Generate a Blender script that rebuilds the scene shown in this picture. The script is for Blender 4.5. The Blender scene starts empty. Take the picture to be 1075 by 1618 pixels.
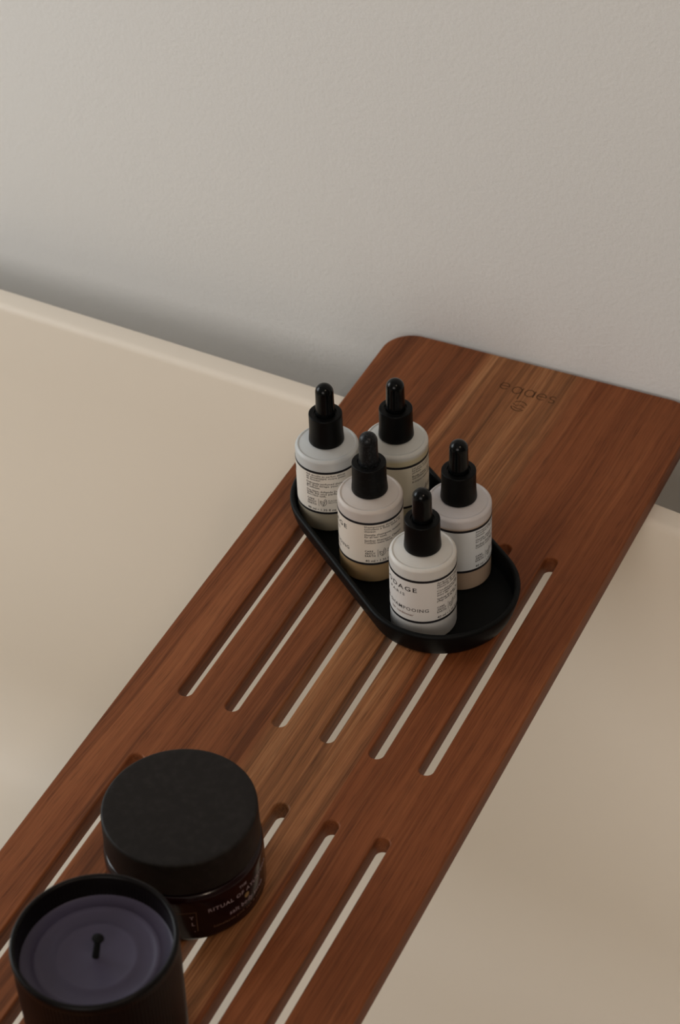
import bpy, bmesh, math, random
from mathutils import Vector, Matrix
random.seed(7)
MM = 0.001
PI = math.pi
SC = bpy.context.scene
COL = SC.collection

# ------------------------------------------------------------------ camera
cam_d = bpy.data.cameras.new('camera')
cam_o = bpy.data.objects.new('camera', cam_d)
COL.objects.link(cam_o)
CAM = Vector((545.509, -608.174, 865.697)) * MM
cr = Vector((0.90093813, 0.43256587, -0.03460132))
cu = Vector((-0.25976415, 0.60146302, 0.75548979))
cf = Vector((-0.34761051, 0.67166138, -0.65424607))
m = Matrix((cr, cu, -cf)).transposed().to_4x4()
m.translation = CAM
cam_o.matrix_world = m
cam_d.sensor_fit = 'VERTICAL'
cam_d.sensor_height = 36.0
cam_d.lens = 3522.963 / 1618.0 * 36.0
cam_d.clip_start = 0.05
cam_d.dof.use_dof = True
cam_d.dof.focus_distance = 1.235
cam_d.dof.aperture_fstop = 13.0
SC.camera = cam_o

# ------------------------------------------------------------------ world, lights, exposure
world = bpy.data.worlds.new('sky')
SC.world = world
world.use_nodes = True
bg = world.node_tree.nodes['Background']
bg.inputs['Color'].default_value = (0.75, 0.85, 1.0, 1)
bg.inputs['Strength'].default_value = 0.6

WIN1 = dict(c=(-1.185, 0.02, 0.57), w=0.64, h=0.74)     # low window in the left wall, by the head of the tub
WIN2 = dict(c=(0.50, -1.985, 1.0), w=1.10, h=1.00)        # window in the front wall
LAMP = (1.20, -0.60, 1.835)                               # round ceiling lamp on the right


def area(name, loc, aim, sx, sy, power, color):
    d = bpy.data.lights.new(name, 'AREA')
    d.shape = 'RECTANGLE'
    d.size, d.size_y, d.energy, d.color = sx, sy, power, color
    o = bpy.data.objects.new(name, d)
    COL.objects.link(o)
    o.location = loc
    o.rotation_euler = (Vector(aim)).to_track_quat('-Z', 'Z').to_euler()
    return o


area('side_window_daylight', WIN1['c'], (1, 0, 0), WIN1['h'], WIN1['w'], 9.4, (0.91, 0.97, 1.0))
area('front_window_daylight', WIN2['c'], (0, 1, 0), WIN2['w'], WIN2['h'], 13.0, (1.0, 0.905, 0.81))
lamp = area('ceiling_lamp_light', LAMP, (0, 0, -1), 0.20, 0.20, 6.9, (1.0, 0.80, 0.61))
lamp.data.shape = 'DISK'

SC.view_settings.view_transform = 'Standard'
SC.view_settings.look = 'None'
SC.view_settings.gamma = 1.0
SC.view_settings.use_curve_mapping = False
SC.view_settings.exposure = 0.0


# ------------------------------------------------------------------ helpers
def tag(o, label=None, cat=None, group=None, kind=None):
    if label: o['label'] = label
    if cat: o['category'] = cat
    if group: o['group'] = group
    if kind: o['kind'] = kind
    return o


def empty(name, loc, rz=0.0):
    o = bpy.data.objects.new(name, None)
    COL.objects.link(o)
    o.location = loc
    o.rotation_euler = (0, 0, rz)
    o.empty_display_size = 0.01
    return o


def link_mesh(name, me, mat, parent=None, smooth=True, angle=35):
    o = bpy.data.objects.new(name, me)
    COL.objects.link(o)
    if mat is not None:
        me.materials.clear()
        me.materials.append(mat)
    if smooth:
        me.polygons.foreach_set('use_smooth', [True] * len(me.polygons))
        me.set_sharp_from_angle(angle=math.radians(angle))
    if parent is not None:
        o.parent = parent
    return o


def from_bm(name, bm, mat, parent=None, smooth=True, angle=35):
    me = bpy.data.meshes.new(name)
    bm.to_mesh(me)
    bm.free()
    return link_mesh(name, me, mat, parent, smooth, angle)


def lathe(prof, segs=96, rmod=None):
    """revolve (radius, z) in mm; profile runs from the axis to the axis"""
    bm = bmesh.new()
    rings = []
    for r, z in prof:
        if r < 1e-6:
            rings.append([bm.verts.new((0, 0, z * MM))])
        else:
            row = []
            for i in range(segs):
                a = 2 * PI * i / segs
                rr = r if rmod is None else r + rmod(i, z)
                row.append(bm.verts.new((rr * MM * math.cos(a), rr * MM * math.sin(a), z * MM)))
            rings.append(row)
    for A, B in zip(rings, rings[1:]):
        for i in range(segs):
            j = (i + 1) % segs
            if len(A) == 1 and len(B) == 1:
                continue
            if len(A) == 1:
                bm.faces.new((A[0], B[j], B[i]))
            elif len(B) == 1:
                bm.faces.new((A[i], A[j], B[0]))
            else:
                bm.faces.new((A[i], A[j], B[j], B[i]))
    bmesh.ops.recalc_face_normals(bm, faces=bm.faces[:])
    return bm


def arc(cx, cz, r, a0, a1, n=6):
    return [(cx + r * math.cos(math.radians(a0 + (a1 - a0) * i / n)),
             cz + r * math.sin(math.radians(a0 + (a1 - a0) * i / n))) for i in range(n + 1)]


def boxes(lst):
    bm = bmesh.new()
    for (x0, x1, y0, y1, z0, z1) in lst:
        v = [bm.verts.new((x, y, z)) for x in (x0, x1) for y in (y0, y1) for z in (z0, z1)]
        for f in ((0, 1, 3, 2), (4, 6, 7, 5), (0, 4, 5, 1), (2, 3, 7, 6), (0, 2, 6, 4), (1, 5, 7, 3)):
            bm.faces.new([v[i] for i in f])
    bmesh.ops.recalc_face_normals(bm, faces=bm.faces[:])
    return bm


def loops_mesh(loops, cap0=True, cap1=True):
    bm = bmesh.new()
    R = [[bm.verts.new(p) for p in L] for L in loops]
    n = len(R[0])
    for A, B in zip(R, R[1:]):
        for i in range(n):
            j = (i + 1) % n
            bm.faces.new((A[i], A[j], B[j], B[i]))
    if cap0: bm.faces.new(R[0])
    if cap1: bm.faces.new(R[-1])
    bmesh.ops.recalc_face_normals(bm, faces=bm.faces[:])
    return bm


# ------------------------------------------------------------------ materials
def srgb(r, g, b):
    f = lambda c: (c / 255 / 12.92) if c / 255 <= 0.04045 else ((c / 255 + 0.055) / 1.055) ** 2.4
    return (f(r), f(g), f(b), 1)


def mat(name, col, rough=0.5, spec=0.5, bump=None, sss=0.0, coat=0.0, mottle=None):
    m = bpy.data.materials.new(name)
    m.use_nodes = True
    nt = m.node_tree
    b = nt.nodes['Principled BSDF']
    c = tuple(col) if len(col) == 4 else tuple(col) + (1,)
    b.inputs['Base Color'].default_value = c
    b.inputs['Roughness'].default_value = rough
    b.inputs['Specular IOR Level'].default_value = spec
    if coat:
        b.inputs['Coat Weight'].default_value = coat
        b.inputs['Coat Roughness'].default_value = 0.1
    if sss:
        b.inputs['Subsurface Weight'].default_value = sss
        b.inputs['Subsurface Radius'].default_value = (1.0, 0.8, 0.6)
        b.inputs['Subsurface Scale'].default_value = 0.004
    if bump or mottle:
        tc = nt.nodes.new('ShaderNodeTexCoord')
    if bump:
        sc, st, dist = bump
        n = nt.nodes.new('ShaderNodeTexNoise')
        n.inputs['Scale'].default_value = sc
        n.inputs['Detail'].default_value = 3
        bp = nt.nodes.new('ShaderNodeBump')
        bp.inputs['Strength'].default_value = st
        bp.inputs['Distance'].default_value = dist
        nt.links.new(tc.outputs['Object'], n.inputs['Vector'])
        nt.links.new(n.outputs['Fac'], bp.inputs['Height'])
        nt.links.new(bp.outputs['Normal'], b.inputs['Normal'])
    if mottle:
        sc, col2, lo, hi = mottle
        n = nt.nodes.new('ShaderNodeTexNoise')
        n.inputs['Scale'].default_value = sc
        n.inputs['Detail'].default_value = 4
        mr = nt.nodes.new('ShaderNodeMapRange')
        mr.inputs['From Min'].default_value = lo
        mr.inputs['From Max'].default_value = hi
        mx = nt.nodes.new('ShaderNodeMix')
        mx.data_type = 'RGBA'
        mx.inputs['A'].default_value = c
        mx.inputs['B'].default_value = tuple(col2) + (1,)
        nt.links.new(tc.outputs['Object'], n.inputs['Vector'])
        nt.links.new(n.outputs['Fac'], mr.inputs['Value'])
        nt.links.new(mr.outputs['Result'], mx.inputs['Factor'])
        nt.links.new(mx.outputs['Result'], b.inputs['Base Color'])
    return m


def wood(name, dark, mid, light, seed, rot=2.0, pale=None):
    """wood with fibres along Y; pale = (dark, mid, light, x, slope, half width) of a paler figure in it"""
    m = bpy.data.materials.new(name)
    m.use_nodes = True
    nt = m.node_tree
    N, L = nt.nodes, nt.links
    b = N['Principled BSDF']
    tc = N.new('ShaderNodeTexCoord')
    base = N.new('ShaderNodeMapping')
    base.inputs['Scale'].default_value = (1000, 1000, 1000)
    base.inputs['Rotation'].default_value = (0, 0, math.radians(rot))
    base.inputs['Location'].default_value = (seed * 37.0, seed * 11.0, seed * 5.0)
    L.new(tc.outputs['Object'], base.inputs['Vector'])

    def math_(op, a_, b_, c_=None):
        n = N.new('ShaderNodeMath'); n.operation = op
        for i, v in enumerate((a_, b_, c_)):
            if v is None: continue
            if isinstance(v, (int, float)): n.inputs[i].default_value = v
            else: L.new(v, n.inputs[i])
        return n.outputs[0]

    def noise(scale, detail, rough, src):
        mp = N.new('ShaderNodeMapping')
        mp.inputs['Scale'].default_value = scale
        L.new(src, mp.inputs['Vector'])
        n = N.new('ShaderNodeTexNoise')
        n.inputs['Scale'].default_value = 1.0
        n.inputs['Detail'].default_value = detail
        n.inputs['Roughness'].default_value = rough
        L.new(mp.outputs['Vector'], n.inputs['Vector'])
        return n.outputs['Fac']

    def rng(v, f0, f1, t0, t1):
        n = N.new('ShaderNodeMapRange')
        n.interpolation_type = 'SMOOTHSTEP'
        n.inputs['From Min'].default_value = f0; n.inputs['From Max'].default_value = f1
        n.inputs['To Min'].default_value = t0; n.inputs['To Max'].default_value = t1
        L.new(v, n.inputs['Value'])
        return n.outputs['Result']

    # wavering of the fibres
    wv = noise((0.012, 0.0040, 0.012), 2, 0.5, base.outputs['Vector'])
    cx = N.new('ShaderNodeCombineXYZ')
    L.new(math_('MULTIPLY_ADD', wv, 14.0, -7.0), cx.inputs['X'])
    va = N.new('ShaderNodeVectorMath'); va.operation = 'ADD'
    L.new(base.outputs['Vector'], va.inputs[0]); L.new(cx.outputs['Vector'], va.inputs[1])
    S = va.outputs['Vector']
    broad = noise((0.055, 0.0020, 0.055), 3, 0.5, S)
    mids = noise((0.36, 0.0042, 0.36), 6, 0.70, S)
    fine = noise((1.7, 0.014, 1.7), 4, 0.62, S)
    pore = noise((2.4, 0.050, 2.4), 2, 0.5, S)
    vein = noise((0.22, 0.0028, 0.22), 4, 0.6, S)
    t = math_('ADD', math_('MULTIPLY', broad, 0.30), math_('ADD', math_('MULTIPLY', mids, 0.40), math_('MULTIPLY', fine, 0.30)))

    def ramp(cols):
        rp = N.new('ShaderNodeValToRGB')
        e = rp.color_ramp.elements
        e[0].position = 0.36; e[0].color = tuple(cols[0]) + (1,)
        e[1].position = 0.64; e[1].color = tuple(cols[2]) + (1,)
        k = e.new(0.49); k.color = tuple(cols[1]) + (1,)
        L.new(t, rp.inputs['Fac'])
        return rp.outputs['Color']
    col = ramp((dark, mid, light))
    vlo = 0.80
    if pale:
        sp = N.new('ShaderNodeSeparateXYZ')
        mm = N.new('ShaderNodeMapping'); mm.inputs['Scale'].default_value = (1000, 1000, 1000)
        L.new(tc.outputs['Object'], mm.inputs['Vector']); L.new(mm.outputs['Vector'], sp.inputs['Vector'])
        xr = math_('ADD', math_('SUBTRACT', sp.outputs['X'], pale[3]), math_('MULTIPLY', sp.outputs['Y'], pale[4]))
        xr = math_('ADD', xr, math_('MULTIPLY_ADD', broad, 70.0, -35.0))
        fac = rng(math_('ABSOLUTE', xr, 0), pale[5] * 0.45, pale[5] * 1.3, 1.0, 0.0)
        mx0 = N.new('ShaderNodeMix'); mx0.data_type = 'RGBA'
        L.new(fac, mx0.inputs['Factor']); L.new(col, mx0.inputs['A']); L.new(ramp(pale[:3]), mx0.inputs['B'])
        col = mx0.outputs['Result']
        vlo = 0.66
    dim = math_('MULTIPLY', rng(pore, 0.30, 0.46, 0.62, 1.0), rng(vein, 0.34, 0.50, vlo, 1.0))
    mx = N.new('ShaderNodeVectorMath'); mx.operation = 'SCALE'
    L.new(col, mx.inputs[0]); L.new(dim, mx.inputs['Scale'])
    L.new(mx.outputs['Vector'], b.inputs['Base Color'])
    b.inputs['Roughness'].default_value = 0.5
    b.inputs['Specular IOR Level'].default_value = 0.15
    bp = N.new('ShaderNodeBump')
    bp.inputs['Strength'].default_value = 0.25
    bp.inputs['Distance'].default_value = 0.0002
    L.new(fine, bp.inputs['Height'])
    L.new(bp.outputs['Normal'], b.inputs['Normal'])
    return m


def frosted(name, top, liquid, level, edge=0.4):
    """frosted plastic with the liquid showing through it up to a level (mm); on B_F a painted foot shade"""
    m = mat(name, top, 0.42, 0.4, sss=0.35)
    nt = m.node_tree
    b = nt.nodes['Principled BSDF']
    tc = nt.nodes.new('ShaderNodeTexCoord')
    sp = nt.nodes.new('ShaderNodeSeparateXYZ')
    mr = nt.nodes.new('ShaderNodeMapRange')
    mr.inputs['From Min'].default_value = (level - edge) * MM
    mr.inputs['From Max'].default_value = (level + edge) * MM
    mx = nt.nodes.new('ShaderNodeMix'); mx.data_type = 'RGBA'
    mx.inputs['A'].default_value = tuple(liquid) + (1,)
    mx.inputs['B'].default_value = tuple(top) + (1,)
    nt.links.new(tc.outputs['Object'], sp.inputs['Vector'])
    nt.links.new(sp.outputs['Z'], mr.inputs['Value'])
    nt.links.new(mr.outputs['Result'], mx.inputs['Factor'])
    nt.links.new(mx.outputs['Result'], b.inputs['Base Color'])
    return m


M_WALL = mat('painted_plaster', (0.78, 0.772, 0.75), 0.75, 0.25, bump=(420, 0.35, 0.0006))
M_ROOM = mat('room_paint', (0.50, 0.47, 0.44), 0.8, 0.2)
M_WHITE = mat('bounce_white_paint', (0.84, 0.82, 0.79), 0.8, 0.2)  # unseen left wall, kept bright to bounce light onto tub and back wall
M_DARK_WALL = mat('bounce_cutting_dark_wall', (0.16, 0.14, 0.125), 0.6, 0.2)  # unseen right wall, darkened to cut bounced light on that side
M_CEIL = mat('ceiling_paint', (0.60, 0.585, 0.565), 0.9, 0.1)
M_FLOOR = mat('floor_tile_grey', (0.36, 0.33, 0.30), 0.5, 0.3, mottle=(3, (0.30, 0.27, 0.245), 0.35, 0.65))
M_TUB = mat('tub_solid_surface', (0.76, 0.682, 0.582), 0.42, 0.3)
M_FRAME = mat('window_frame_white', (0.8, 0.8, 0.8), 0.4)
M_BLACK = mat('black_plastic', (0.0022, 0.0022, 0.0022), 0.36, 0.11)
M_RUBBER = mat('black_rubber', (0.002, 0.0023, 0.0024), 0.2, 0.16)
M_DUSTY = mat('dusty_black_rubber', (0.005, 0.0055, 0.006), 0.36, 0.2, mottle=(900, (0.028, 0.030, 0.033), 0.5, 0.72))
M_DUSTY_CAP = mat('dusty_black_plastic', (0.0032, 0.0032, 0.0032), 0.45, 0.12, mottle=(500, (0.009, 0.009, 0.009), 0.5, 0.75))
M_TRAY = mat('black_silicone', (0.0026, 0.0030, 0.0030), 0.5, 0.11, bump=(1500, 0.15, 0.0002), mottle=(2500, (0.012, 0.012, 0.012), 0.68, 0.8))
M_LINE = mat('label_black_line', (0.012, 0.011, 0.013), 0.6, 0.2)
M_INK = mat('label_ink', (0.02, 0.018, 0.019), 0.6, 0.2)
M_INK_RED = mat('label_ink_brown', (0.20, 0.095, 0.075), 0.6, 0.2)
M_INK_SMALL = mat('label_small_ink', (0.04, 0.038, 0.038), 0.6, 0.2)
M_BURN = mat('burnt_engraving', (0.075, 0.034, 0.015), 0.8, 0.1)
PALE = ((0.115, 0.043, 0.016), (0.270, 0.107, 0.041), (0.43, 0.200, 0.088), 154.0, 0.036, 32.0)
RED = ((0.118, 0.035, 0.0115), (0.205, 0.064, 0.022), (0.285, 0.099, 0.037))
W_LEFT = wood('acacia_reddish', *RED, 3, 1.5, PALE)
W_MID = wood('acacia_pale_streaked', *RED, 3, 1.5, PALE)
W_RIGHT = wood('acacia_red', (0.102, 0.028, 0.0088), (0.182, 0.053, 0.017), (0.255, 0.083, 0.029), 15, 1.5)

# ------------------------------------------------------------------ the room
YW = 0.4635                       # face of the wall behind the tub
XL, XR, YF, ZF, ZC = -1.20, 1.60, -2.0, -0.592, 1.85
T = 0.12


def struct(name, bm, m_, parent=None):
    o = from_bm(name, bm, m_, parent, smooth=False)
    if parent is None: tag(o, kind='structure')
    return o


tag(struct('wall_back', boxes([(XL - T, XR + T, YW, YW + T, ZF, ZC)]), M_WALL), 'plain off-white painted wall behind the bathtub')
tag(struct('floor', boxes([(XL - T, XR + T, YF - T, YW + T, ZF - 0.1, ZF)]), M_FLOOR), 'grey bathroom floor under the tub')
struct('ceiling', boxes([(XL - T, XR + T, YF - T, YW + T, ZC, ZC + 0.1)]), M_CEIL)
y0, y1 = WIN1['c'][1] - 0.35, WIN1['c'][1] + 0.35
z0, z1 = WIN1['c'][2] - 0.40, WIN1['c'][2] + 0.40
struct('wall_left', boxes([(XL - T, XL, YF, y0, ZF, ZC), (XL - T, XL, y1, YW, ZF, ZC),
                           (XL - T, XL, y0, y1, ZF, z0), (XL - T, XL, y0, y1, z1, ZC)]), M_WHITE)
struct('window_1', boxes([(XL - 0.08, XL - 0.03, y0, y1, z0, z0 + 0.05), (XL - 0.08, XL - 0.03, y0, y1, z1 - 0.05, z1),
                          (XL - 0.08, XL - 0.03, y0, y0 + 0.05, z0, z1), (XL - 0.08, XL - 0.03, y1 - 0.05, y1, z0, z1)]), M_FRAME)
x0, x1 = WIN2['c'][0] - 0.58, WIN2['c'][0] + 0.58
z0, z1 = WIN2['c'][2] - 0.53, WIN2['c'][2] + 0.53
struct('wall_front', boxes([(XL - T, x0, YF - T, YF, ZF, ZC), (x1, XR + T, YF - T, YF, ZF, ZC),
                            (x0, x1, YF - T, YF, ZF, z0), (x0, x1, YF - T, YF, z1, ZC)]), M_ROOM)
struct('window_2', boxes([(x0, x1, YF - 0.08, YF - 0.03, z0, z0 + 0.05), (x0, x1, YF - 0.08, YF - 0.03, z1 - 0.05, z1),
                          (x0, x0 + 0.05, YF - 0.08, YF - 0.03, z0, z1), (x1 - 0.05, x1, YF - 0.08, YF - 0.03, z0, z1)]), M_FRAME)
struct('wall_right', boxes([(XR, XR + T, YF, YW, ZF, ZC)]), M_DARK_WALL)
lt = struct('trim_1', lathe([(112, 0), (112, 12), (150, 12), (150, 0), (112, 0)], 64), M_FRAME)   # ring of the ceiling lamp
lt.location = (LAMP[0], LAMP[1], ZC - 0.012)

# ------------------------------------------------------------------ the bathtub
TZ = -12.0                        # top of the tub rim, mm
TA, TB, TN = 800.0, 325.0, 4.0
TCX, TCY, TROT = -230.0, 86.0, math.radians(-3.15)


def tub_loop(d, z, n=200):
    """superellipse outline shrunk inwards by d (true normal offset)"""
    pts = []
    for i in range(n):
        t = 2 * PI * (i + 0.5) / n
        c, s = math.cos(t), math.sin(t)
        x = TA * math.copysign(abs(c) ** (2 / TN), c)
        y = TB * math.copysign(abs(s) ** (2 / TN), s)
        nx = math.copysign(abs(x / TA) ** (TN - 1) / TA, x)
        ny = math.copysign(abs(y / TB) ** (TN - 1) / TB, y)
        l = math.hypot(nx, ny)
        x -= d * nx / l; y -= d * ny / l
        X = TCX + x * math.cos(TROT) - y * math.sin(TROT)
        Y = TCY + x * math.sin(TROT) + y * math.cos(TROT)
        pts.append((X * MM, Y * MM, z * MM))
    return pts


prof = [(95, -578), (93, -580 + 4), (60, -420), (30, -240), (8, -80), (1.5, TZ - 8)]
prof += [(1.2 - 1.2 * math.sin(PI / 2 * k / 4) + (1.2 - 1.2 * math.cos(PI / 2 * k / 4)), TZ - 1.2 + 1.2 * math.sin(PI / 2 * k / 4)) for k in range(5)]
prof += [(12.5, TZ)]
prof += [(12.5 + 5 * math.sin(math.radians(a)), TZ - 5 + 5 * math.cos(math.radians(a))) for a in (12, 24, 36, 48, 60, 72, 82)]
prof += [(20, -60), (29, -140), (41, -230), (56, -310)]
prof += [(56 + 70 * (1 - math.cos(math.radians(a))), -310 - 90 * math.sin(math.radians(a))) for a in (15, 30, 45, 60, 75, 90)]
floor_loop = tub_loop(126, -400)


def toward_centre(k, z):
    return [((TCX + (x / MM - TCX) * k) * MM, (TCY + (y / MM - TCY) * k) * MM, z * MM) for x, y, _ in floor_loop]


bm = loops_mesh([tub_loop(d, z) for d, z in prof] + [toward_centre(k, z) for k, z in ((0.7, -403), (0.35, -406), (0.05, -408))])
tub = from_bm('bathtub', bm, M_TUB, angle=50)
tag(tub, 'large cream freestanding bathtub with a thin rim beside the wall', 'bathtub')

# ------------------------------------------------------------------ the wooden bath board
XA, XB, YN, YFAR, TH = 40.0, 249.7, -290.0, 459.8, 12.0
SLOT_X = [72.68 + 28.683 * k for k in range(6)]
SLOT_W = 8.0
SLOTS = [(109.4, 293.1), (-122.3, 61.9)]


def rounded_rect(x0, x1, y0, y1, r, n=10):
    pts = []
    for cx, cy, a in ((x1 - r, y1 - r, 0), (x0 + r, y1 - r, 90), (x0 + r, y0 + r, 180), (x1 - r, y0 + r, 270)):
        for i in range(n + 1):
            t = math.radians(a + 90 * i / n)
            pts.append((cx + r * math.cos(t), cy + r * math.sin(t)))
    return pts


cv = bpy.data.curves.new('board_outline', 'CURVE')
cv.dimensions = '2D'
cv.fill_mode = 'BOTH'
BEV = 0.9
cv.extrude = (TH / 2 - BEV) * MM
cv.bevel_depth = BEV * MM
cv.bevel_resolution = 2
cv.offset = -BEV * MM


def add_poly(pts):
    s = cv.splines.new('POLY')
    s.points.add(len(pts) - 1)
    for p_, q in zip(s.points, pts):
        p_.co = (q[0] * MM, q[1] * MM, 0, 1)
    s.use_cyclic_u = True


add_poly(rounded_rect(XA, XB, YN, YFAR, 20.0))
for (ya, yb) in SLOTS:
    for sx in SLOT_X:
        add_poly(rounded_rect(sx - SLOT_W / 2, sx + SLOT_W / 2, ya, yb, SLOT_W / 2 - 0.01, 7))
tmp = bpy.data.objects.new('board_outline', cv)
COL.objects.link(tmp)
bpy.context.view_layer.update()
board_me = bpy.data.meshes.new_from_object(tmp.evaluated_get(bpy.context.evaluated_depsgraph_get()))
bpy.data.objects.remove(tmp)
bpy.data.curves.remove(cv)
for v in board_me.vertices:
    v.co.z -= TH / 2 * MM

board = empty('bath_board', (0, 0, 0))
tag(board, 'slotted brown wooden board laid across the bathtub up to the wall', 'bath tray')
SEAMS = [XA - 5, 109.0, 181.0, XB + 5]
for k, wm_ in enumerate((W_LEFT, W_MID, W_RIGHT)):
    bm = bmesh.new()
    bm.from_mesh(board_me)
    for x, keep_right in ((SEAMS[k], True), (SEAMS[k + 1], False)):
        g = bm.verts[:] + bm.edges[:] + bm.faces[:]
        bmesh.ops.bisect_plane(bm, geom=g, plane_co=(x * MM, 0, 0), plane_no=(1, 0, 0),
                               clear_inner=keep_right, clear_outer=not keep_right)
    o = from_bm('stave', bm, wm_, board, angle=50)
    o['label'] = ['reddish brown stave', 'paler streaked stave', 'dark red brown stave'][k]
bpy.data.meshes.remove(board_me)


# --- ribbons and lettering -------------------------------------------------
def ribbon(bm, pts, w, closed=False):
    """flat stroke of width w along 2-D points, in the local (s, t) plane"""
    n = len(pts)
    row = []
    for i in range(n):
        a = pts[(i - 1) % n] if (closed or i > 0) else pts[i]
        c = pts[(i + 1) % n] if (closed or i < n - 1) else pts[i]
        dx, dy = c[0] - a[0], c[1] - a[1]
        l = math.hypot(dx, dy) or 1
        nx, ny = -dy / l * w / 2, dx / l * w / 2
        row.append((bm.verts.new((pts[i][0] + nx, pts[i][1] + ny, 0)), bm.verts.new((pts[i][0] - nx, pts[i][1] - ny, 0))))
    for i in range(n if closed else n - 1):
        A, B = row[i], row[(i + 1) % n]
        bm.faces.new((A[0], A[1], B[1], B[0]))


def ell(cx, cy, rx, ry, a0, a1, n=14):
    return [(cx + rx * math.cos(math.radians(a0 + (a1 - a0) * i / n)), cy + ry * math.sin(math.radians(a0 + (a1 - a0) * i / n))) for i in range(n + 1)]


_text_cache = {}


def text_geo(s, spacing=1.0, offset=0.0):
    key = (s, spacing, offset)
    if key not in _text_cache:
        c = bpy.data.curves.new('lettering', 'FONT')
        c.body = s
        c.size = 1.0
        c.space_character = spacing
        c.offset = offset
        c.resolution_u = 2
        o = bpy.data.objects.new('lettering', c)
        COL.objects.link(o)
        bpy.context.view_layer.update()
        me = bpy.data.meshes.new_from_object(o.evaluated_get(bpy.context.evaluated_depsgraph_get()))
        _text_cache[key] = ([tuple(v.co) for v in me.vertices], [tuple(p_.vertices) for p_ in me.polygons])
        bpy.data.objects.remove(o); bpy.data.curves.remove(c); bpy.data.meshes.remove(me)
    return _text_cache[key]


def put_text(bm, s, x, y, size, width=None, align='L', spacing=1.0, offset=0.0):
    """add text to bm in the (s, t) plane, mm; y is the base line"""
    V, F = text_geo(s, spacing, offset)
    xs = [v[0] for v in V]
    mn, mx_ = min(xs), max(xs)
    sx = size if width is None else width / (mx_ - mn)
    w = (mx_ - mn) * sx
    ox = x if align == 'L' else (x - w if align == 'R' else x - w / 2)
    vs = [bm.verts.new((ox + (v[0] - mn) * sx, y + v[1] * size, 0)) for v in V]
    for f in F:
        try: bm.faces.new([vs[i] for i in f])
        except ValueError: pass


def wrap(bm, R, step=1.2):
    """bend the (s, t) plane round a vertical cylinder of radius R (mm); s = 0 faces -Y"""
    xs = [v.co.x for v in bm.verts]
    x = math.floor(min(xs) / step) * step
    while x < max(xs):
        bmesh.ops.bisect_plane(bm, geom=bm.verts[:] + bm.edges[:] + bm.faces[:], plane_co=(x, 0, 0), plane_no=(1, 0, 0))
        x += step
    for v in bm.verts:
        a = v.co.x / R
        rr = R if not callable(R) else R
        v.co = Vector((rr * math.sin(a), -rr * math.cos(a), v.co.y)) * MM
    return bm


# engraved mark on the far end of the board: lower-case letters over a round emblem
bm = bmesh.new()
SW = 0.75


def letter_e(cx, cy, rx=3.0, ry=3.1):
    ribbon(bm, [(cx - rx, cy + 0.1), (cx + rx, cy + 0.1)] + ell(cx, cy, rx, ry, 5, 320), SW)


letter_e(128.8, 431.8)
ribbon(bm, ell(137.6, 430.6, 3.0, 3.4, 0, 360), SW)
ribbon(bm, [(140.8, 434.2), (140.8, 422.2)], SW)
ribbon(bm, ell(146.0, 430.6, 3.0, 3.4, 0, 360), SW)
ribbon(bm, [(149.2, 434.0), (149.2, 427.2)], SW)
letter_e(154.2, 430.2)
ribbon(bm, ell(161.4, 431.6, 1.9, 1.6, 30, 270) + ell(161.4, 428.4, 1.9, 1.6, 90, -150), SW)
ribbon(bm, ell(144.6, 417.0, 4.4, 3.9, 20, 150), SW)
ribbon(bm, ell(144.6, 415.4, 4.6, 4.2, 190, 330), SW)
ribbon(bm, [(140.0, 417.6), (142.6, 416.0), (145.4, 417.4), (148.6, 415.6)], SW * 0.8)
ribbon(bm, [(141.4, 414.6), (144.4, 413.4), (147.6, 413.6)], SW * 0.8)
for v in bm.verts:
    v.co = Vector((v.co.x, v.co.y, 0.03)) * MM
bmesh.ops.recalc_face_normals(bm, faces=bm.faces[:])
lg = from_bm('engraved_logo', bm, M_BURN, board, smooth=False)
lg['label'] = 'dark engraved letters and emblem'

# ------------------------------------------------------------------ the black oval tray
U = Vector((math.cos(math.radians(-37)), math.sin(math.radians(-37))))
Vv = Vector((-U.y, U.x))
TR = 44.7
UC0, UC1, VC = -90.2, -0.6, 288.0


def stadium(d, z, n=40):
    r = TR - d
    pts = []
    for c, a0 in ((UC1, -90), (UC0, 90)):
        for i in range(n + 1):
            t = math.radians(a0 + 180 * i / n)
            p_ = U * (c + r * math.cos(t)) + Vv * (VC + r * math.sin(t))
            pts.append((p_.x * MM, p_.y * MM, z * MM))
    return pts


HT = 18.0
tp = [(8.0, 0.0), (6.4, 0.25), (5.0, 1.0), (4.0, 2.2), (2.4, 6.0), (1.0, 11.0), (0.2, HT - 3.0)]
tp += [(1.6 - 1.6 * math.cos(math.radians(a)), HT - 1.6 + 1.6 * math.sin(math.radians(a))) for a in (0, 22, 45, 67, 90, 113, 135, 158, 180)]
tp += [(3.3, 12.0), (3.5, 6.0), (3.7, 4.6), (4.4, 4.0), (6.0, 3.9)]
tray = from_bm('vanity_tray', loops_mesh([stadium(d, z) for d, z in tp]), M_TRAY, angle=60)
tag(tray, 'matte black oval tray with raised lip holding the five bottles on the board', 'tray')

# ------------------------------------------------------------------ dropper bottles
RB = 18.5
LBL0, LBL1 = 14.3, 44.2
TRAY_Z = 4.0

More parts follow.
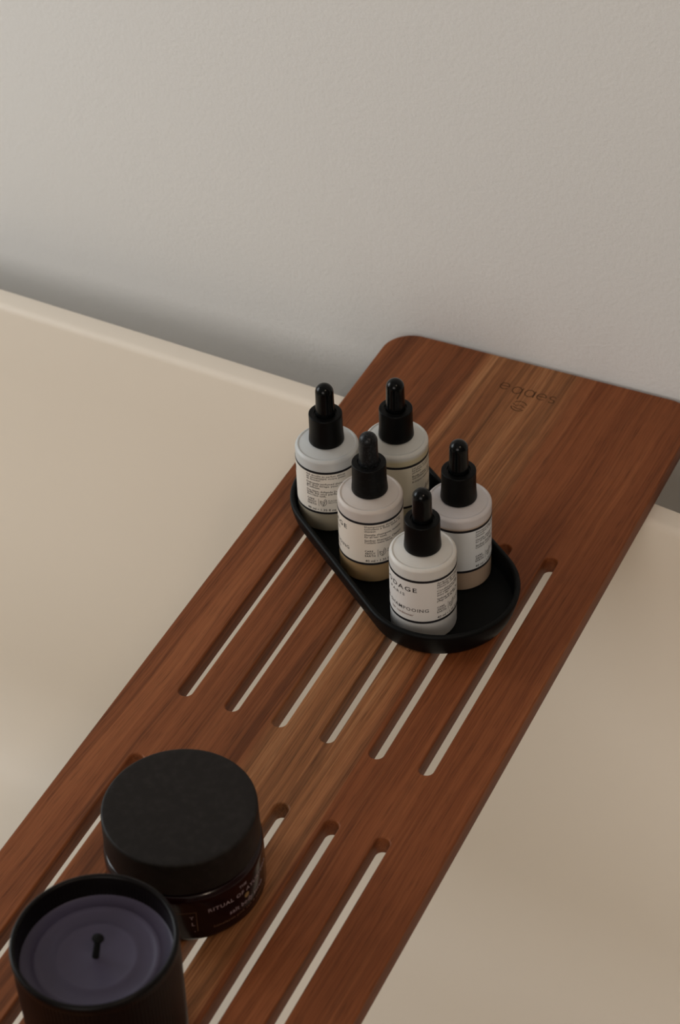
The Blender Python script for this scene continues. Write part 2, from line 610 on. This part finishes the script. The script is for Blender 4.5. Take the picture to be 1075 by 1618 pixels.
body_bm = lathe([(0, 0.4), (14.5, 0.4), (15.0, 0.0), (17.2, 0.0)] + arc(17.2, 1.3, 1.3, -90, 0, 5) +
                [(RB, 8), (RB, 30)] + arc(RB - 2.1, 50.4, 2.1, 0, 62, 6) + [(17.05, 52.55), (16.8, 52.62), (16.5, 52.5), (16.2, 52.3), (15.5, 52.5), (12, 53.7), (9.0, 54.6), (9.0, 56), (0, 56)], 128)
body_me = bpy.data.meshes.new('bottle_body'); body_bm.to_mesh(body_me); body_bm.free()
collar_bm = lathe([(0, 55.0), (9.6, 55.0)] + arc(9.9, 55.5, 0.4, -90, 0, 3) + [(10.2, 57.5), (9.95, 60), (9.75, 64), (9.7, 73.3)] +
                  arc(9.1, 73.7, 0.6, 0, 90, 4) + [(6.6, 74.3), (6.3, 73.6), (0, 73.4)], 96)
collar_me = bpy.data.meshes.new('dropper_collar'); collar_bm.to_mesh(collar_me); collar_bm.free()
bulb_bm = lathe([(0, 73.0), (5.75, 73.0), (5.75, 76.0), (5.45, 78.5), (5.3, 84), (5.25, 89.2)] + arc(0, 89.2, 5.25, 8, 90, 9)[:-1] + [(0, 94.45)], 64)
bulb_me = bpy.data.meshes.new('dropper_bulb'); bulb_bm.to_mesh(bulb_me); bulb_bm.free()


def band(R, z0, z1, t):
    """closed paper-thin sleeve with a real thickness t round the bottle"""
    bm = bmesh.new()
    n = 128
    rings = []
    for r, z in ((R, z0), (R + t, z0), (R + t, z1), (R, z1)):
        rings.append([bm.verts.new((r * MM * math.cos(2 * PI * i / n), r * MM * math.sin(2 * PI * i / n), z * MM)) for i in range(n)])
    for k in range(4):
        A, B = rings[k], rings[(k + 1) % 4]
        for i in range(n):
            bm.faces.new((A[i], A[(i + 1) % n], B[(i + 1) % n], B[i]))
    bmesh.ops.recalc_face_normals(bm, faces=bm.faces[:])
    return bm


lb = band(RB, LBL0, LBL1, 0.08)
label_me = bpy.data.meshes.new('paper_label'); lb.to_mesh(label_me); lb.free()
lines_me = []
for zc in (LBL0, LBL1):
    lb = band(RB + 0.02, zc - 0.78, zc + 0.78, 0.13)
    me_ = bpy.data.meshes.new('border_line'); lb.to_mesh(me_); lb.free(); lines_me.append(me_)


def make_bottle(x, y, desc, body_mat, label_mat, a0, product, sub, para, cap=M_BLACK, bulb=M_RUBBER, gap=0):
    th = math.atan2(CAM.x / MM - x, -(CAM.y / MM - y))
    root = empty('dropper_bottle', (x * MM, y * MM, TRAY_Z * MM), th)
    tag(root, desc, 'bottle', 'dropper bottles standing in the black tray')
    link_mesh('bottle_body', body_me.copy(), body_mat, root, angle=60)
    lab = link_mesh('paper_label', label_me.copy(), label_mat, root, angle=60)
    lab['label'] = 'printed wraparound label'
    for me_ in lines_me:
        link_mesh('border_line', me_.copy(), M_LINE, lab, angle=60)
    s0 = math.radians(a0) * RB                     # where the small print starts
    # brand
    e = s0 - math.radians(35 + gap) * RB
    bm = bmesh.new()
    put_text(bm, 'CODAGE', e, 36.3, 4.3, 26.0, 'R', 1.25, 0.014)
    put_text(bm, 'PARIS', e - 13.0, 32.0, 2.7, 11.5, 'C', 1.35, 0.006)
    from_bm('brand_lettering', wrap(bm, RB + 0.13), M_INK, lab, smooth=False)
    if product:                                    # only where the photograph shows the name
        bm = bmesh.new()
        pe = s0 - math.radians((15 if len(product) > 11 else 31) + gap) * RB
        put_text(bm, product, pe, 21.9, 3.3, 2.38 * len(product), 'R', 1.15, 0.009)
        from_bm('product_lettering', wrap(bm, RB + 0.13), M_INK, lab, smooth=False)
        bm = bmesh.new()
        put_text(bm, sub, pe - 8.5, 18.3, 2.4, None, 'R', 1.0, 0.008)
        from_bm('product_subtitle', wrap(bm, RB + 0.13), M_INK_RED, lab, smooth=False)
    # small print
    bm = bmesh.new()
    z = 41.3
    for blk in para:
        for ln in blk:
            put_text(bm, ln, s0, z, 1.95, 24.0 if len(ln) > 22 else None, offset=0.012)
            z -= 1.62
        z -= 0.95
    from_bm('small_print', wrap(bm, RB + 0.13, 2.0), M_INK_SMALL, lab, smooth=False)
    bm = bmesh.new()
    for k, wd in enumerate(('CARE', 'ABOUT', 'EARTH')):
        put_text(bm, wd, s0, 23.3 - 1.75 * k, 1.75, (4.7, 5.9, 5.9)[k], spacing=1.2, offset=0.03)
    ribbon(bm, [(s0 + 7.4, 19.4), (s0 + 7.4, 24.9)], 0.22)
    lx = s0 + 10.3
    ribbon(bm, [(lx - 1.9, 23.4), (lx - 1.7, 21.0), (lx - 0.4, 19.6), (lx + 1.0, 20.4), (lx + 1.9, 22.2), (lx + 1.8, 24.0), (lx + 1.2, 25.2), (lx + 0.3, 23.6), (lx + 0.4, 22.4)], 0.3)
    ribbon(bm, [(lx - 1.9, 23.4), (lx - 0.6, 23.0), (lx + 0.3, 21.6), (lx - 0.2, 19.8)], 0.3)
    ribbon(bm, [(lx - 1.5, 22.6), (lx - 0.2, 20.4)], 0.25)
    ribbon(bm, [(lx + 1.5, 24.2), (lx + 0.1, 20.6)], 0.25)
    for k, wd in enumerate(('FLACON', 'RECYCLABLE')):
        put_text(bm, wd, lx + 2.9, 23.2 - 1.5 * k, 1.45, None, offset=0.006)
    put_text(bm, '40 ml • 1.35 fl oz', s0, 15.9, 2.3, 17.5, offset=0.012)
    from_bm('care_emblem', wrap(bm, RB + 0.13, 2.0), M_INK, lab, smooth=False)
    dc = link_mesh('dropper_collar', collar_me.copy(), cap, root, angle=40)
    dc['label'] = 'black dropper collar'
    db = link_mesh('dropper_bulb', bulb_me.copy(), bulb, root, angle=50)
    db['label'] = 'black rubber bulb'
    return root


P_GEL = [['Gel douche au parfum délicat', 'et enveloppe votre peau', 'de douceur.'],
         ['Delicately perfumed shower', 'gel that wraps your skin', 'in softness.'],
         ['Das feine, duftende Duschgel', 'hüllt Sie und parfümiert', 'Ihre Haut sanft.']]
P_SHA = [['Shampooing doux à l\'eau', 'convient à tous types de', 'cheveux.'],
         ['Gentle shampoo, suitable', 'for all hair types.'],
         ['Sanftes Shampoo. Champú', 'Cuidado suave diario.']]
P_CON = [['Après-shampooing doux', 'facilite le coiffage et', 'adoucit les cheveux.'],
         ['Conditioner that softens', 'and untangles the hair', 'every day.'],
         ['Spülung für jeden Tag,', 'pflegt sanft Ihr Haar.']]
P_LOT = [['Lait pour le corps qui', 'hydrate votre peau et la', 'parfume.'],
         ['Body lotion moisturizes', 'and softens the skin.'],
         ['Körpermilch pflegt Haut.']]

B_F = frosted('lotion_white_bottle', (0.60, 0.578, 0.54), (0.44, 0.44, 0.435), 12.0, 4.0)  # greyer foot is shading put into the colour, not a liquid level
B_M = frosted('amber_liquid_bottle', (0.53, 0.475, 0.435), (0.33, 0.215, 0.105), 20.0)
B_L = frosted('olive_liquid_bottle', (0.50, 0.51, 0.505), (0.33, 0.29, 0.215), 20.0)
B_B = frosted('yellow_liquid_bottle', (0.50, 0.495, 0.465), (0.44, 0.385, 0.255), 49.0, 1.2)
B_R = frosted('brown_liquid_bottle', (0.52, 0.485, 0.48), (0.40, 0.295, 0.215), 46.0, 0.8)
L_F = mat('label_paper_white', (0.69, 0.662, 0.625), 0.55, 0.3)
L_M = mat('label_paper_cream', (0.71, 0.635, 0.545), 0.5, 0.3)
L_L = mat('label_paper_warm', (0.71, 0.665, 0.595), 0.55, 0.3)
L_B = mat('label_paper_yellowish', (0.60, 0.55, 0.44), 0.5, 0.3)
L_R = mat('label_paper_cool', (0.66, 0.68, 0.69), 0.5, 0.3)

make_bottle(169.93, 213.27, 'white dropper bottle nearest the tray front, label facing forward with SHAMPOOING', B_F, L_F, 24, 'APRÈS-SHAMPOOING', 'hair conditioner', P_CON)
make_bottle(123.31, 245.12, 'dropper bottle with amber-brown liquid and dusty bulb in the middle of the tray', B_M, L_M, -12.3, 'SHAMPOOING', 'shampoo', P_SHA, M_DUSTY_CAP, M_DUSTY)
make_bottle(81.95, 274.93, 'leftmost dropper bottle with olive-grey liquid, mostly small print showing', B_L, L_L, -43, '', '', P_GEL)
make_bottle(116.92, 294.77, 'rearmost dropper bottle with pale yellow liquid, half hidden by the middle one', B_B, L_B, 28, '', '', P_LOT, gap=45)
make_bottle(171.71, 258.52, 'rightmost dropper bottle with brownish liquid and blank cool white label', B_R, L_R, 30.6, '', '', P_SHA, gap=30)

# ------------------------------------------------------------------ the dark scrub jar
JX, JY, JH, JR = 137.7, -3.5, 56.2, 38.1
M_GLASS = mat('dark_burgundy_glass', (0.011, 0.0022, 0.0026), 0.16, 0.25)
M_LID_TOP = mat('matte_black_lid', (0.0105, 0.0082, 0.0070), 0.5, 0.14, mottle=(260, (0.017, 0.0140, 0.0125), 0.45, 0.75))
M_JPRINT = mat('jar_pink_white_print', (0.34, 0.25, 0.26), 0.6, 0.2)
M_JDIM = mat('jar_dim_gold_print', (0.16, 0.085, 0.05), 0.6, 0.2)
M_JGOLD = mat('jar_gold_emblem', (0.24, 0.145, 0.055), 0.5, 0.4)
jar = empty('cosmetic_jar', (JX * MM, JY * MM, 0), math.atan2(CAM.x / MM - JX, -(CAM.y / MM - JY)))
tag(jar, 'round dark burgundy glass jar with a wide black screw lid behind the candle', 'jar')
GR = JR + 1.3
LB = 35.2                         # lower edge of the lid
from_bm('jar_body', lathe([(0, 1.0), (28, 1.0), (30, 0)] + arc(GR - 4.5, 4.5, 4.5, -90, 0, 7) + [(GR, 12), (GR, 28)] +
                          arc(GR - 3.6, 30.0, 3.6, 0, 78, 6) + [(GR - 6, 33.8), (GR - 6, LB + 1), (0, LB + 1)], 128), M_GLASS, jar, angle=50)
from_bm('jar_lid', lathe([(0, LB), (JR - 0.3, LB), (JR + 0.2, LB + 0.3), (JR + 0.35, LB + 0.8), (JR + 0.1, JH - 1.6)] +
                         arc(JR - 1.4, JH - 1.5, 1.5, 0, 90, 6) + [(JR - 4, JH), (0, JH)], 128), M_LID_TOP, jar, angle=50)
bm = bmesh.new()
jc = math.radians(42) * GR
put_text(bm, 'THE', jc - 0.5, 25.9, 2.6, None, 'C', 1.1, 0.01)
put_text(bm, 'RITUAL OF AYURVEDA', jc + 1.0, 20.8, 3.5, 44, 'C', 1.15, 0.012)
put_text(bm, 'salt body scrub', jc + 3.0, 12.7, 3.9, 26, 'C', 1.1, 0.012)
p1 = from_bm('jar_lettering', wrap(bm, GR + 0.12, 2.0), M_JPRINT, jar, smooth=False)
bm = bmesh.new()
ribbon(bm, ell(jc + 1.5, 17.9, 0.8, 0.8, 0, 360, 20), 1.7)
from_bm('jar_emblem', wrap(bm, GR + 0.12, 2.0), M_JGOLD, jar, smooth=False)
bm = bmesh.new()
put_text(bm, 'himalayan pink salt & almond oil', jc + 1.0, 8.6, 2.4, 40, 'C', 1.1, 0.004)
ribbon(bm, [(-17.5, 9.0), (-17.5, 23.0), (1.8, 23.0), (1.8, 9.0)], 0.4)
from_bm('jar_small_print', wrap(bm, GR + 0.12, 2.0), M_JDIM, jar, smooth=False)
bm = bmesh.new()
for k, ch in enumerate('YL.'):
    put_text(bm, ch, -0.6 + 0.5 * k, 18.0 - 4.6 * k, 3.2, None, 'C', 1.0, 0.02)
from_bm('jar_side_letters', wrap(bm, GR + 0.12, 2.0), M_JPRINT, jar, smooth=False)

# ------------------------------------------------------------------ the candle
M_VESSEL = mat('candle_vessel_black', (0.0032, 0.0022, 0.0021), 0.34, 0.13)
M_WAX = mat('dark_violet_wax', (0.056, 0.048, 0.080), 0.42, 0.22, sss=0.15, bump=(60, 0.2, 0.0006))
M_WICK = mat('burnt_wick', (0.006, 0.006, 0.006), 0.9, 0.1)
CX_, CY_, CH, CR = 155.3, -108.5, 85.0, 37.74
cnd = empty('scented_candle', (CX_ * MM, CY_ * MM, 0))
tag(cnd, 'unlit candle of dark violet wax in a black ribbed vessel, nearest the camera', 'candle')


def flute(i, z):
    if z < 3 or z > CH - 4.2 or flute.inner: return 0.0
    return -0.28 * (1 if i % 4 in (0,) else (0.5 if i % 4 in (1, 3) else 0))


flute.inner = False
outer = [(0, 0.6), (28, 0.6), (29, 0)] + arc(33.2, 2.6, 2.6, -90, 0, 4) + [(36.2, 6), (36.9, 40), (37.4, CH - 6), (37.6, CH - 4.3), (CR, CH - 3.5), (CR, CH - 1.4)]
outer += arc(CR - 1.4, CH - 1.4, 1.4, 15, 165, 7) + [(CR - 2.9, CH - 3), (CR - 3.2, CH - 10)]
bm = lathe(outer + [(CR - 3.3, CH - 15), (0, CH - 15.5)], 480, flute)
from_bm('candle_vessel', bm, M_VESSEL, cnd, angle=50)
wz = CH - 12.2
wx = [(0, wz - 2.8), (CR - 3.35, wz - 2.8), (CR - 3.35, wz + 0.4), (CR - 4.4, wz - 0.3), (30, wz - 0.5), (28.6, wz - 0.2), (27.4, wz + 0.35), (26.2, wz - 0.35),
      (24.5, wz - 0.8), (19.5, wz - 0.9), (18.2, wz - 0.35), (17, wz - 0.55), (15.2, wz - 1.1), (8, wz - 1.3), (3, wz - 1.2), (1.5, wz - 0.8), (0, wz - 0.7)]
from_bm('wax', lathe(wx, 96), M_WAX, cnd, angle=70)
wk = lathe([(0, wz - 1.5), (1.7, wz - 1.5), (1.55, wz + 8.5), (1.7, wz + 10.2), (2.6, wz + 11.0), (3.0, wz + 11.8), (2.7, wz + 12.8), (1.7, wz + 13.2), (1.0, wz + 13.7), (0, wz + 13.8)], 20)
for v in wk.verts:
    v.co.y *= 0.8
    v.co.x += 0.17 * (v.co.z - wz * MM) - 0.6 * MM
    v.co.y += 0.08 * (v.co.z - wz * MM)
from_bm('wick', wk, M_WICK, cnd, angle=60)
